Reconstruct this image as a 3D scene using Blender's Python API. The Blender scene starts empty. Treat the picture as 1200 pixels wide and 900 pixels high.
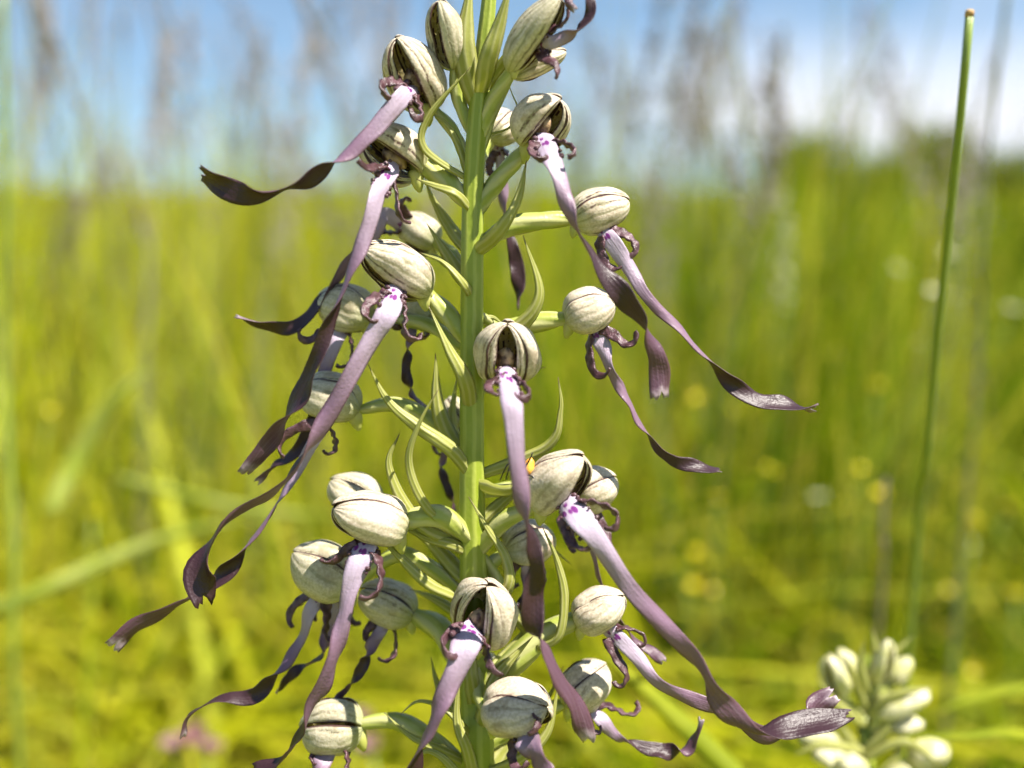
import bpy, math, random
import numpy as np
from mathutils import Vector

random.seed(7)
rng = np.random.default_rng(11)
SC = bpy.context.scene
COL = SC.collection
rad = math.radians

# ------------------------------------------------------------------ camera
H, PITCH, FPX, D0 = 0.42, rad(10.5), 1230.0, 0.164
CAM = np.array([0.0, 0.0, H])
FWD = np.array([0, math.cos(PITCH), -math.sin(PITCH)])
RGT = np.array([1.0, 0, 0])
UPV = np.array([0, math.sin(PITCH), math.cos(PITCH)])
cd = bpy.data.cameras.new('camera')
cam = bpy.data.objects.new('camera', cd); COL.objects.link(cam)
cam.location = CAM; cam.rotation_euler = (rad(90) - PITCH, 0, 0)
cd.sensor_width = 36; cd.lens = 36 * FPX / 1200
cd.clip_start = 0.01; cd.clip_end = 3000
cd.dof.use_dof = True; cd.dof.focus_distance = D0 - 0.003; cd.dof.aperture_fstop = 7.4
SC.camera = cam

# ------------------------------------------------------------------ light
SUN_EL, SUN_AZ = rad(60), rad(115)          # azimuth from +Y towards +X
sd = bpy.data.lights.new('sun', 'SUN'); sun = bpy.data.objects.new('sun', sd); COL.objects.link(sun)
sd.energy = 5.0; sd.angle = rad(0.53); sd.color = (1.0, 0.95, 0.86)
sdir = Vector((math.cos(SUN_EL) * math.sin(SUN_AZ), math.cos(SUN_EL) * math.cos(SUN_AZ), math.sin(SUN_EL)))
sun.rotation_euler = sdir.to_track_quat('Z', 'Y').to_euler()
sun.location = (0.5, -0.5, 3)

wd = bpy.data.worlds.new('World'); SC.world = wd; wd.use_nodes = True
nt = wd.node_tree; nt.nodes.clear()
def wn(t, **k):
    n = nt.nodes.new(t)
    for a, b in k.items(): setattr(n, a, b)
    return n
sky = wn('ShaderNodeTexSky', sky_type='NISHITA', sun_disc=False, sun_elevation=SUN_EL, sun_rotation=SUN_AZ,
         altitude=300, air_density=1.0, dust_density=0.5, ozone_density=1.2)
tc = wn('ShaderNodeTexCoord'); mp = wn('ShaderNodeMapping')
mp.inputs['Scale'].default_value = (1, 1, 3.2); mp.inputs['Location'].default_value = (0.55, 0.2, 0.0)
nz = wn('ShaderNodeTexNoise'); nz.inputs['Scale'].default_value = 3.1; nz.inputs['Detail'].default_value = 9; nz.inputs['Roughness'].default_value = 0.55
mx = wn('ShaderNodeMix', data_type='RGBA'); mx.inputs[7].default_value = (5.9, 6.0, 6.6, 1)
def wr(src, a, b, lo=0.0, hi=1.0):
    r = wn('ShaderNodeMapRange', interpolation_type='SMOOTHSTEP'); nt.links.new(src, r.inputs[0])
    for i, v in zip((1, 2, 3, 4), (a, b, lo, hi)): r.inputs[i].default_value = v
    return r.outputs[0]
def wm(op, a, b):
    r = wn('ShaderNodeMath', operation=op, use_clamp=True); nt.links.new(a, r.inputs[0])
    if isinstance(b, float): r.inputs[1].default_value = b
    else: nt.links.new(b, r.inputs[1])
    return r.outputs[0]
sx = wn('ShaderNodeSeparateXYZ')
bg = wn('ShaderNodeBackground'); bg.inputs['Strength'].default_value = 0.072
wo = wn('ShaderNodeOutputWorld')
L = nt.links.new
sm = wn('ShaderNodeVectorMath', operation='MULTIPLY_ADD'); sm.inputs[1].default_value = (1, 1, 1.3); sm.inputs[2].default_value = (0, 0, 0.12)
L(tc.outputs['Generated'], sm.inputs[0]); L(sm.outputs[0], sky.inputs['Vector'])
L(tc.outputs['Generated'], mp.inputs['Vector']); L(mp.outputs[0], nz.inputs['Vector']); L(tc.outputs['Generated'], sx.inputs[0])
bank = wm('MULTIPLY', wm('MULTIPLY', wr(sx.outputs[0], 0.0, 0.22), wr(sx.outputs[2], 0.17, 0.05)), wr(nz.outputs['Fac'], 0.36, 0.52))   # the low cloud bank
wisp = wm('MULTIPLY', wr(nz.outputs['Fac'], 0.45, 0.75), 0.35)
L(wm('MAXIMUM', bank, wisp), mx.inputs[0]); tn = wn('ShaderNodeVectorMath', operation='MULTIPLY'); tn.inputs[1].default_value = (1.0, 1.07, 1.0); L(sky.outputs[0], tn.inputs[0]); L(tn.outputs[0], mx.inputs[6]); L(mx.outputs[2], bg.inputs['Color']); L(bg.outputs[0], wo.inputs[0])

SC.view_settings.view_transform = 'Standard'; SC.view_settings.look = 'None'
SC.view_settings.exposure = 1.42; SC.view_settings.gamma = 1.0
SC.cycles.use_denoising = True
try: SC.cycles.denoiser = 'OPENIMAGEDENOISE'
except Exception: pass
SC.cycles.max_bounces = 4; SC.cycles.diffuse_bounces = 3; SC.cycles.debug_use_spatial_splits = True; SC.cycles.use_adaptive_sampling = True; SC.cycles.adaptive_threshold = 0.035; SC.cycles.transmission_bounces = 4
SC.cycles.sample_clamp_indirect = 4

# ------------------------------------------------------------------ materials
class N:
    """a few lines of node sugar"""
    def __init__(s, name):
        s.m = bpy.data.materials.new(name); s.m.use_nodes = True
        s.t = s.m.node_tree; s.t.nodes.clear(); s.out = s.t.nodes.new('ShaderNodeOutputMaterial')
    def n(s, t, **k):
        x = s.t.nodes.new(t)
        for a, b in k.items(): setattr(x, a, b)
        return x
    def put(s, sock, v):
        if hasattr(v, 'is_linked') or isinstance(v, bpy.types.NodeSocket): s.t.links.new(v, sock)
        else: sock.default_value = v
    def math(s, op, a, b=0.0, c=0.0, clamp=False):
        x = s.n('ShaderNodeMath', operation=op, use_clamp=clamp)
        for i, v in enumerate((a, b, c)): s.put(x.inputs[i], v)
        return x.outputs[0]
    def attr(s, name):
        a = s.n('ShaderNodeAttribute', attribute_name=name); p = s.n('ShaderNodeSeparateXYZ')
        s.t.links.new(a.outputs['Vector'], p.inputs[0]); return p.outputs
    def noise(s, scale, detail=3, vec=None, rough=0.5, coord='Object'):
        x = s.n('ShaderNodeTexNoise'); x.inputs['Scale'].default_value = scale
        x.inputs['Detail'].default_value = detail; x.inputs['Roughness'].default_value = rough
        if vec is None: vec = s.n('ShaderNodeTexCoord').outputs[coord]
        s.t.links.new(vec, x.inputs['Vector']); return x.outputs['Fac']
    def mix(s, f, a, b):
        x = s.n('ShaderNodeMix', data_type='RGBA'); s.put(x.inputs[0], f)
        for i, v in ((6, a), (7, b)): s.put(x.inputs[i], (*v, 1) if isinstance(v, tuple) and len(v) == 3 else v)
        return x.outputs[2]
    def step(s, x, a, b):
        r = s.n('ShaderNodeMapRange', interpolation_type='SMOOTHSTEP'); s.put(r.inputs[0], x)
        r.inputs[1].default_value = a; r.inputs[2].default_value = b; return r.outputs[0]
    def vec(s, x, y, z):
        c = s.n('ShaderNodeCombineXYZ')
        for i, v in enumerate((x, y, z)): s.put(c.inputs[i], v)
        return c.outputs[0]
    def bump(s, h, strength, dist):
        b = s.n('ShaderNodeBump'); b.inputs['Strength'].default_value = strength; b.inputs['Distance'].default_value = dist
        s.t.links.new(h, b.inputs['Height']); return b.outputs[0]
    def finish(s, col, rough=0.5, trans=0.0, tcol=None, normal=None, spec=0.4, sss=0.0):
        p = s.n('ShaderNodeBsdfPrincipled'); s.put(p.inputs['Base Color'], (*col, 1) if isinstance(col, tuple) else col)
        s.put(p.inputs['Roughness'], rough); p.inputs['Specular IOR Level'].default_value = spec
        if sss:
            p.inputs['Subsurface Weight'].default_value = sss; p.inputs['Subsurface Radius'].default_value = (1, .7, .45)
            p.inputs['Subsurface Scale'].default_value = 0.0012
        if normal is not None: s.t.links.new(normal, p.inputs['Normal'])
        sh = p.outputs[0]
        if trans:
            tr = s.n('ShaderNodeBsdfTranslucent'); s.put(tr.inputs[0], col if tcol is None else ((*tcol, 1) if isinstance(tcol, tuple) else tcol))
            if isinstance(col, tuple) and tcol is None: tr.inputs[0].default_value = (*col, 1)
            ms = s.n('ShaderNodeMixShader'); ms.inputs[0].default_value = trans
            s.t.links.new(sh, ms.inputs[1]); s.t.links.new(tr.outputs[0], ms.inputs[2]); sh = ms.outputs[0]
        s.t.links.new(sh, s.out.inputs[0]); return s.m

def m_hood(name='hood_sepal', green=0.0, vf=1.0):
    k = N(name); u, v, inn = k.attr('puv')
    nz = k.noise(420, 3); fine = k.noise(2600, 2)
    wob = k.math('MULTIPLY', k.math('SUBTRACT', nz, 0.5), 0.30)
    uu = k.math('ADD', u, wob)
    st = k.math('SINE', k.math('ADD', k.math('MULTIPLY', uu, k.math('MULTIPLY_ADD', k.n('ShaderNodeObjectInfo').outputs['Random'], 8.0, 12.0)), k.math('MULTIPLY', k.n('ShaderNodeObjectInfo').outputs['Random'], 50.0)))
    vein = k.math('MULTIPLY', k.step(st, 0.35, 1.0), k.step(k.noise(240, 2), 0.36, 0.60))
    rnd = k.n('ShaderNodeObjectInfo').outputs['Random']
    cream = k.mix(k.step(fine, 0.3, 0.7), (0.475, 0.395, 0.285), (0.64, 0.555, 0.435))
    cream = k.mix(k.step(nz, 0.5, 0.75), cream, (0.37, 0.29, 0.205))
    o1 = k.mix(k.math('MULTIPLY', vein, 0.72 * vf), cream, (0.19, 0.175, 0.075))
    # purple flecks on the veins near the free edge
    fl = k.math('MULTIPLY', k.math('MULTIPLY', k.step(st, 0.45, 0.95), k.step(k.math('ABSOLUTE', u), 0.25, 0.7)), k.step(k.noise(1500, 2), 0.42, 0.56))
    o1 = k.mix(k.math('MULTIPLY', fl, 0.85 * vf), o1, (0.085, 0.032, 0.036))
    o1 = k.mix(k.math('MULTIPLY', k.step(v, 0.32, 0.0), 0.6), o1, (0.36, 0.40, 0.15))
    if green: o1 = k.mix(green, o1, (0.26, 0.32, 0.13))
    # inside: yellow green with broken purple stripes
    st2 = k.math('SINE', k.math('MULTIPLY', uu, 19.0))
    dash = k.math('MULTIPLY', k.step(st2, 0.1, 0.6), k.step(k.noise(900, 3), 0.42, 0.55))
    i1 = k.mix(dash, k.mix(k.step(fine, .3, .7), (0.52, 0.42, 0.15), (0.66, 0.56, 0.28)), (0.07, 0.025, 0.03))
    c = k.mix(inn, o1, i1)
    rim = k.step(k.math('ADD', k.math('ABSOLUTE', u), k.math('MULTIPLY', wob, 0.08)), 0.90, 0.965)
    rim = k.math('MULTIPLY', rim, k.step(v, 0.03, 0.2))
    c = k.mix(k.math('MULTIPLY', rim, 0.95), c, (0.06, 0.022, 0.022))
    hb = k.math('ADD', k.math('MULTIPLY', st, -0.5), k.math('MULTIPLY', fine, 1.0))
    return k.finish(c, 0.46, 0.16, normal=k.bump(hb, 0.45, 0.00015), spec=0.35, sss=0.0)

def m_lip():
    k = N('lip_ribbon'); u, v, inn = k.attr('puv')
    nz = k.noise(300, 3); fine = k.noise(2200, 3)
    lon = k.noise(1.0, 3, k.vec(k.math('MULTIPLY', u, 5.0), k.math('MULTIPLY', v, 2.5), 0.0))
    vv = k.math('ADD', v, k.math('MULTIPLY', k.math('SUBTRACT', nz, 0.5), 0.10))
    c = k.mix(k.step(vv, 0.07, 0.42), (0.46, 0.375, 0.47), (0.185, 0.104, 0.158))
    c = k.mix(k.step(vv, 0.42, 0.85), c, (0.085, 0.036, 0.056))
    c = k.mix(k.step(vv, 0.955, 1.02), c, (0.46, 0.37, 0.40))
    c = k.mix(k.math('MULTIPLY', k.step(lon, 0.42, 0.72), 0.2), c, (0.26, 0.19, 0.235))
    edge = k.math('MULTIPLY', k.step(k.math('ABSOLUTE', u), 0.62, 1.0), k.step(v, 0.1, 0.4))
    c = k.mix(k.math('MULTIPLY', edge, 0.6), c, (0.10, 0.045, 0.05))
    back = k.mix(k.step(vv, 0.06, 0.45), (0.26, 0.20, 0.235), (0.034, 0.012, 0.016))
    c = k.mix(inn, c, back)
    vo = k.n('ShaderNodeTexVoronoi'); vo.inputs['Scale'].default_value = 1.0
    k.t.links.new(k.vec(k.math('MULTIPLY', u, 1.5), k.math('MULTIPLY', v, 24.0), 0.37), vo.inputs['Vector'])
    sp = k.math('MULTIPLY', k.step(vo.outputs['Distance'], 0.40, 0.28), k.math('MULTIPLY', k.step(v, 0.05, 0.065), k.step(k.math('ADD', v, k.math('MULTIPLY', k.math('ABSOLUTE', u), 0.05)), 0.15, 0.13)))
    c = k.mix(k.math('MULTIPLY', sp, 0.95), c, (0.15, 0.006, 0.16))
    return k.finish(c, 0.44, 0.15, normal=k.bump(k.math('ADD', fine, k.math('MULTIPLY', lon, 1.0)), 0.5, 0.0002), spec=0.5)

def m_simple(name, a, b, scale, rough=0.5, trans=0.0, bump=0.3, bd=0.0002, spec=0.4, sss=0.0):
    k = N(name); n1 = k.noise(scale, 3); f = k.noise(scale * 6, 2)
    return k.finish(k.mix(k.step(n1, 0.35, 0.65), a, b), rough, trans, normal=k.bump(f, bump, bd), spec=spec, sss=sss)

def m_striped(name, a, b, cnt, rough=0.42, trans=0.2, base=None, spec=0.45, tip=None):
    """lengthwise veins on puv.x"""
    k = N(name); u, v, inn = k.attr('puv'); nz = k.noise(350, 3); fine = k.noise(1800, 2)
    s = k.math('SINE', k.math('ADD', k.math('MULTIPLY', u, cnt), k.math('MULTIPLY', nz, 2.2)))
    c = k.mix(k.step(s, -0.3, 0.9), a, b)
    c = k.mix(k.math('MULTIPLY', k.step(nz, 0.45, 0.75), 0.4), c, b)
    if base: c = k.mix(k.step(v, 0.35, 0.0), c, base)
    if tip: c = k.mix(k.step(v, 0.9, 1.0), c, tip)
    return k.finish(c, rough, trans, normal=k.bump(k.math('ADD', k.math('MULTIPLY', s, 0.6), k.math('MULTIPLY', fine, 0.6)), 0.4, 0.0002), spec=spec)

M = {}
M['hood'] = m_hood(); M['hood_shade_green'] = m_hood('hood_sepal_shade_green', 0.18, 0.7); M['lip'] = m_lip()  # second hood is a grey-green copy, tint partly painting shade on shaded hoods
M['lobe'] = m_simple('lip_lobe', (0.042, 0.014, 0.016), (0.11, 0.052, 0.064), 700, 0.36, 0.08, 0.5, 0.0003, 0.5)
M['ovary'] = m_striped('ovary', (0.29, 0.33, 0.055), (0.43, 0.425, 0.17), 9.4, trans=0.1)
M['bract'] = m_striped('bract', (0.41, 0.42, 0.09), (0.52, 0.51, 0.20), 9, trans=0.48, tip=(0.22, 0.16, 0.08))
M['stem'] = m_striped('stem', (0.205, 0.255, 0.019), (0.28, 0.32, 0.048), 24, 0.45, 0.0)
M['spur'] = m_simple('spur', (0.48, 0.50, 0.10), (0.62, 0.60, 0.22), 300, 0.45, 0.35)
M['column'] = m_simple('column', (0.06, 0.025, 0.02), (0.42, 0.28, 0.16), 700, 0.35, 0.05, 0.6)
M['stalk'] = m_striped('green_stalk', (0.13, 0.19, 0.022), (0.23, 0.29, 0.05), 31.4, 0.35, 0.05)
M['cut'] = m_simple('dry_cut', (0.35, 0.2, 0.08), (0.5, 0.33, 0.14), 500, 0.7)
M['seed'] = m_simple('seed_head', (0.24, 0.20, 0.195), (0.34, 0.29, 0.26), 120, 0.6, 0.2)
M['drystalk'] = m_simple('dry_stalk', (0.12, 0.135, 0.06), (0.20, 0.20, 0.11), 60, 0.5, 0.1)
M['yellow'] = m_simple('yellow_petal', (0.70, 0.58, 0.012), (0.76, 0.66, 0.03), 150, 0.3, 0.25)
M['pink'] = m_simple('pink_petal', (0.20, 0.095, 0.09), (0.28, 0.16, 0.14), 150, 0.5, 0.25)
M['white'] = m_simple('white_petal', (0.38, 0.40, 0.20), (0.50, 0.49, 0.30), 150, 0.5, 0.25)
M['leaf'] = m_simple('bush_leaf', (0.085, 0.115, 0.006), (0.16, 0.18, 0.010), 3, 0.5, 0.3)
M['bark'] = m_simple('bark', (0.10, 0.075, 0.05), (0.2, 0.16, 0.11), 20, 0.9)
M['orange'] = m_simple('insect_orange', (0.75, 0.28, 0.03), (0.8, 0.42, 0.07), 500, 0.35)
M['black'] = m_simple('insect_black', (0.012, 0.01, 0.01), (0.03, 0.025, 0.02), 900, 0.3)

def m_grass():
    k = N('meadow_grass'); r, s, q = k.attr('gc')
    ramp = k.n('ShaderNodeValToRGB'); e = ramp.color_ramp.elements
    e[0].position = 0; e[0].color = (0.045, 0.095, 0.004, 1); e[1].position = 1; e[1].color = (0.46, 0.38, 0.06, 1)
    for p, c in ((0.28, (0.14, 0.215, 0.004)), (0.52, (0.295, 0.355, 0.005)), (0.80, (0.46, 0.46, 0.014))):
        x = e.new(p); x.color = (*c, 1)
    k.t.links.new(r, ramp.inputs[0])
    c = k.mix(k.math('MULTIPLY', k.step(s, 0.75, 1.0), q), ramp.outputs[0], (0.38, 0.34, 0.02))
    c = k.mix(k.math('MULTIPLY', k.step(q, 0.86, 0.88), 0.8), c, (0.48, 0.52, 0.06))  # sky sheen on some blades, painted in as pale lime
    df = k.n('ShaderNodeBsdfDiffuse'); tr = k.n('ShaderNodeBsdfTranslucent'); ms = k.n('ShaderNodeMixShader'); ms.inputs[0].default_value = 0.5
    k.t.links.new(c, df.inputs[0]); k.t.links.new(c, tr.inputs[0]); k.t.links.new(df.outputs[0], ms.inputs[1]); k.t.links.new(tr.outputs[0], ms.inputs[2]); k.t.links.new(ms.outputs[0], k.out.inputs[0])
    return k.m
M['grass'] = m_grass()
def m_ground():
    k = N('meadow_soil'); a = k.noise(1.7, 6); b = k.noise(23, 5); d = k.noise(0.12, 3)
    c = k.mix(k.step(b, 0.35, 0.65), (0.095, 0.075, 0.035), (0.14, 0.16, 0.02))
    c = k.mix(k.step(a, 0.3, 0.6), c, (0.17, 0.20, 0.022))
    c = k.mix(k.math('MULTIPLY', d, 0.5), c, (0.24, 0.24, 0.035))
    return k.finish(c, 0.9, 0.0, normal=k.bump(b, 0.6, 0.02), spec=0.1)
M['ground'] = m_ground()

# ------------------------------------------------------------------ geometry helpers
def nrm(a): return a / (np.linalg.norm(a, axis=-1, keepdims=True) + 1e-12)
def U(px, py, z): return CAM + FWD * z + RGT * ((px - 600) / FPX * z) + UPV * ((450 - py) / FPX * z)
TILT = 0.07
def depth(py, d): return D0 + d * 0.01 - (450 - py) / 75 * 0.01 * TILT
def P(px, py, d=0.0): return U(px, py, depth(py, d))
def PXM(py, d): return depth(py, d) / FPX            # metres per photo pixel at that depth
def VEC(dx, dy, dd): return nrm(RGT * dx - UPV * dy + FWD * dd)

def spline(pts, n, extra=None):
    """Catmull-Rom through pts resampled to n; extra columns follow along"""
    a = np.asarray(pts, float)
    if extra is not None: a = np.hstack([a, np.asarray(extra, float)])
    a = np.vstack([2 * a[0] - a[1], a, 2 * a[-1] - a[-2]])
    k = len(a) - 3; out = []
    seg = np.linalg.norm(np.diff(a[1:-1, :3], axis=0), axis=1); cum = np.concatenate([[0], np.cumsum(seg)]); cum /= cum[-1]
    for t in np.linspace(0, 1, n):
        i = min(int(np.searchsorted(cum, t, side='right')) - 1, k - 1)
        f = (t - cum[i]) / max(cum[i + 1] - cum[i], 1e-9)
        p0, p1, p2, p3 = a[i], a[i + 1], a[i + 2], a[i + 3]
        out.append(0.5 * ((2 * p1) + (p2 - p0) * f + (2 * p0 - 5 * p1 + 4 * p2 - p3) * f * f + (3 * p1 - p0 - 3 * p2 + p3) * f ** 3))
    return np.array(out)

ORG = {}
def obj(name, verts, faces, mat, parent=None, attrs=None, smooth=True):
    o0 = ORG[parent.name] if parent is not None else np.zeros(3)
    me = bpy.data.meshes.new(name); me.from_pydata((np.asarray(verts) - o0).tolist(), [], faces)
    for an, data in (attrs or {}).items():
        a = me.attributes.new(an, 'FLOAT_VECTOR', 'POINT'); a.data.foreach_set('vector', np.asarray(data, np.float32).ravel())
    if smooth: me.polygons.foreach_set('use_smooth', [True] * len(me.polygons))
    me.materials.append(mat); me.update()
    o = bpy.data.objects.new(name, me); COL.objects.link(o)
    if parent is not None: o.parent = parent
    return o
def empty(name, at, parent=None):
    e = bpy.data.objects.new(name, None); COL.objects.link(e); e.empty_display_size = 0.01
    at = np.asarray(at, float); p0 = ORG[parent.name] if parent is not None else np.zeros(3)
    e.location = at - p0; e.parent = parent; ORG[e.name] = at
    return e
def tag(o, label, cat=None, group=None, kind=None):
    o['label'] = label
    if cat: o['category'] = cat
    if group: o['group'] = group
    if kind: o['kind'] = kind
    return o

def shell(G, th, uv):
    """G [nv,nu,3] surface grid -> closed thin shell; uv [nv,nu,2]"""
    nv, nu = G.shape[:2]
    n = nrm(np.cross(np.gradient(G, axis=1), np.gradient(G, axis=0)))
    th = np.broadcast_to(np.asarray(th, float), (nv, nu))[..., None]
    V = np.concatenate([(G + n * th / 2).reshape(-1, 3), (G - n * th / 2).reshape(-1, 3)])
    A = np.concatenate([np.dstack([uv, np.zeros((nv, nu))]).reshape(-1, 3), np.dstack([uv, np.ones((nv, nu))]).reshape(-1, 3)])
    F = []; K = nv * nu; ix = lambda i, j: i * nu + j
    for i in range(nv - 1):
        for j in range(nu - 1):
            q = (ix(i, j), ix(i, j + 1), ix(i + 1, j + 1), ix(i + 1, j))
            F.append(q); F.append((q[3] + K, q[2] + K, q[1] + K, q[0] + K))
    ring = [ix(0, j) for j in range(nu)] + [ix(i, nu - 1) for i in range(1, nv)] + [ix(nv - 1, j) for j in range(nu - 2, -1, -1)] + [ix(i, 0) for i in range(nv - 2, 0, -1)]
    for a, b in zip(ring, ring[1:] + ring[:1]): F.append((b, a, a + K, b + K))
    return V, F, A

def frames(c):
    t = nrm(np.gradient(c, axis=0)); r = np.zeros_like(t)
    a = np.array([0.3, 0.9, 0.1]); x = nrm(np.cross(t[0], a)); r[0] = x
    for i in range(1, len(t)):
        x = x - t[i] * np.dot(x, t[i]); x = nrm(x); r[i] = x
    return t, r, np.cross(t, r)

def tube(c, rr, ns=12, ribs=0, amp=0.0, tw=0.0):
    t, a, b = frames(c); n = len(c); ph = np.linspace(0, 2 * np.pi, ns, endpoint=False)
    V = []; A = []
    for i in range(n):
        v = i / (n - 1)
        q = rr[i] * (1 + amp * np.cos(ribs * ph)) if ribs else rr[i] * np.ones(ns)
        ang = ph + tw * v
        V.append(c[i] + q[:, None] * (np.cos(ang)[:, None] * a[i] + np.sin(ang)[:, None] * b[i]))
        A.append(np.stack([np.minimum(ph, 2 * np.pi - ph) / np.pi, np.full(ns, v), np.zeros(ns)], 1))
    F = [(i * ns + j, i * ns + (j + 1) % ns, (i + 1) * ns + (j + 1) % ns, (i + 1) * ns + j) for i in range(n - 1) for j in range(ns)]
    F.append(tuple(range(ns - 1, -1, -1))); F.append(tuple((n - 1) * ns + j for j in range(ns)))
    return np.vstack(V), F, np.vstack(A)

def ribbon(pts, n=60, start=None, hel=None, nu=9, cup=0.25, ruf=0.0, ruf_n=14, notch=0.0, th=0.45, prof=None, wave=0.0, seed=0):
    """pts rows: x, y, d, width px, twist deg (0 = face to the lens). A strap with real thickness."""
    W = np.array([P(*p[:3]) for p in pts])
    if start is not None: W[0] = start
    wid = np.array([p[3] * PXM(p[1], p[2]) for p in pts])
    S = spline(W, n, np.stack([wid, np.radians([p[4] for p in pts])], 1))
    c, w, tw = S[:, :3], np.maximum(S[:, 3], 1e-4), S[:, 4]
    if notch:
        vq = np.linspace(0, 1, n); rs = np.random.default_rng(seed + 40); q_ = np.clip((vq - .30) / .70, 0, 1); tw = tw + rad(hel if hel is not None else (0 if np.abs(tw).max() > 1.8 else rs.uniform(240, 380))) * rs.choice([-1, 1]) * (q_ + .06 * np.sin(q_ * 12.6 + rs.uniform(0, 6)))
    t = nrm(np.gradient(c, axis=0)); view = nrm(c - CAM)
    w0 = nrm(np.cross(view, t)); n0 = nrm(np.cross(t, w0))
    for i in range(1, n):                                     # keep the frame from flipping
        if np.dot(w0[i], w0[i - 1]) < 0: w0[i] *= -1; n0[i] *= -1
    wd_ = np.cos(tw)[:, None] * w0 + np.sin(tw)[:, None] * n0
    nn = np.cross(t, wd_) * -1
    u = np.linspace(-1, 1, nu); v = np.linspace(0, 1, n)
    if prof is not None: w = w * prof(v)
    r = np.random.default_rng(seed); ph = r.uniform(0, 6.28, 4)
    G = c[:, None] + (u[None, :, None] * (w / 2)[:, None, None]) * wd_[:, None]
    G = G - nn[:, None] * (cup * (w / 2)[:, None] * (1 - u ** 2)[None])[..., None] * -1
    wv = wave * (w / 2)[:, None] * (u[None] * np.sin(v * 23 + ph[0])[:, None] + u[None] ** 2 * np.sin(v * 37 + ph[1])[:, None] * 0.6)
    G = G + nn[:, None] * wv[..., None]
    if ruf:
        e = np.abs(u)[None] ** 3; a = ruf * (w / 2)[:, None] * e
        sg = np.sin(v[:, None] * ruf_n * 6.28 + ph[2] + (u[None] > 0) * 1.7)
        G = G + nn[:, None] * (a * sg)[..., None] + wd_[:, None] * (a * np.sign(u)[None] * 0.7 * np.sin(v[:, None] * ruf_n * 9.1 + ph[3]))[..., None]
    if notch:
        L = np.linalg.norm(np.diff(c, axis=0), axis=1).sum(); f = np.clip((v - 0.9) / 0.1, 0, 1)[:, None]
        jag = 0.35 * np.cos(u * 9 + ph[0])
        G = G + t[-1] * (f * (np.sin(np.abs(u) * 2.4)[None] - 0.55 + jag[None]) * notch * w[-6])[..., None]
    thk = th * PXM(450, 0) * np.clip(1.25 - 0.6 * np.abs(u), 0.5, 1.3)[None] * 3.0
    uv = np.dstack(np.meshgrid(u, v))
    return shell(G, thk, uv), (c, t, wd_, nn, w)

def part(name, VFA, mat, parent): return obj(name, VFA[0], VFA[1], mat, parent, {'puv': VFA[2]})

def sepal(B, T, o, w, pc, ph, sc, seed, nv=20, nu=13, beak=0.10, hook=0.0, th=0.00045, lift=0):
    a = T - B; Ln = np.linalg.norm(a); a = a / Ln; o = nrm(o - a * np.dot(a, o)); s = np.cross(o, a)
    r = np.random.default_rng(seed)
    v = 0.5 - 0.5 * np.cos(np.linspace(0, np.pi, nv)); u = np.linspace(-1, 1, nu)
    x = 2 * v - 1
    pr = (1 - np.abs(x) ** 2.5) ** 0.52 * (1 - 0.08 * x) ; pr = np.maximum(pr, 0.07 * (1 - v) + 0.02)
    k = r.uniform(-1, 1, 6)
    ang = pc + (u[None] * ph) * (0.93 + 0.07 * np.sin(v * np.pi))[:, None]
    rr = (w / 2) * sc * pr[:, None] * (0.84 + 0.20 * (1 - np.abs(u) ** 2.4))[None]
    rr = rr * (1 + 0.08 * np.sin(3.1 * u + k[0] * 3)[None] * np.sin(4 * v + k[1] * 3)[:, None] + 0.045 * np.sin(7 * v + 5 * k[2])[:, None] * np.cos(5 * u + k[3])[None])
    if lift: rr = rr * (1 + 0.13 * np.clip((lift * u - .35) / .65, 0, 1) ** 2)[None]
    edge = np.abs(u)[None] ** 6; rr = rr * (1 + 0.05 * edge * np.sin(v * 11 + k[4] * 3)[:, None])
    dirv = np.cos(ang)[..., None] * (-o) + np.sin(ang)[..., None] * s
    c = B + a * (Ln * v)[:, None] + o * (Ln * beak * (v - 0.25) ** 2)[:, None]
    G = c[:, None] + dirv * rr[..., None]
    if hook: G = G + (nrm(o * -0.6 + a) * hook * Ln) * (np.clip((v - 0.85) / 0.15, 0, 1) ** 2)[:, None, None]
    return shell(G, th * (1 - 0.45 * np.abs(u))[None], np.dstack(np.meshgrid(u, v)))

def blob(c, ax, seed, ns=12, nr=9):
    """lumpy ellipsoid; ax = 3 half-axis vectors"""
    r = np.random.default_rng(seed); k = r.uniform(0, 6, 6)
    th = np.linspace(0.04, np.pi - 0.04, nr); ph = np.linspace(0, 2 * np.pi, ns, endpoint=False)
    T_, F_ = np.meshgrid(th, ph, indexing='ij'); q = 1 + 0.12 * np.sin(3 * T_ + k[0]) * np.cos(2 * F_ + k[1]) + 0.07 * np.sin(5 * F_ + k[2])
    V = c + (q * np.sin(T_) * np.cos(F_))[..., None] * ax[0] + (q * np.sin(T_) * np.sin(F_))[..., None] * ax[1] + (q * np.cos(T_))[..., None] * ax[2]
    F = [(i * ns + j, (i + 1) * ns + j, (i + 1) * ns + (j + 1) % ns, i * ns + (j + 1) % ns) for i in range(nr - 1) for j in range(ns)]
    F.append(tuple(range(ns))); F.append(tuple((nr - 1) * ns + j for j in range(ns - 1, -1, -1)))
    A = np.stack([F_ / 6.28, T_ / 3.14, T_ * 0], -1).reshape(-1, 3)
    return V.reshape(-1, 3), F, A

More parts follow.
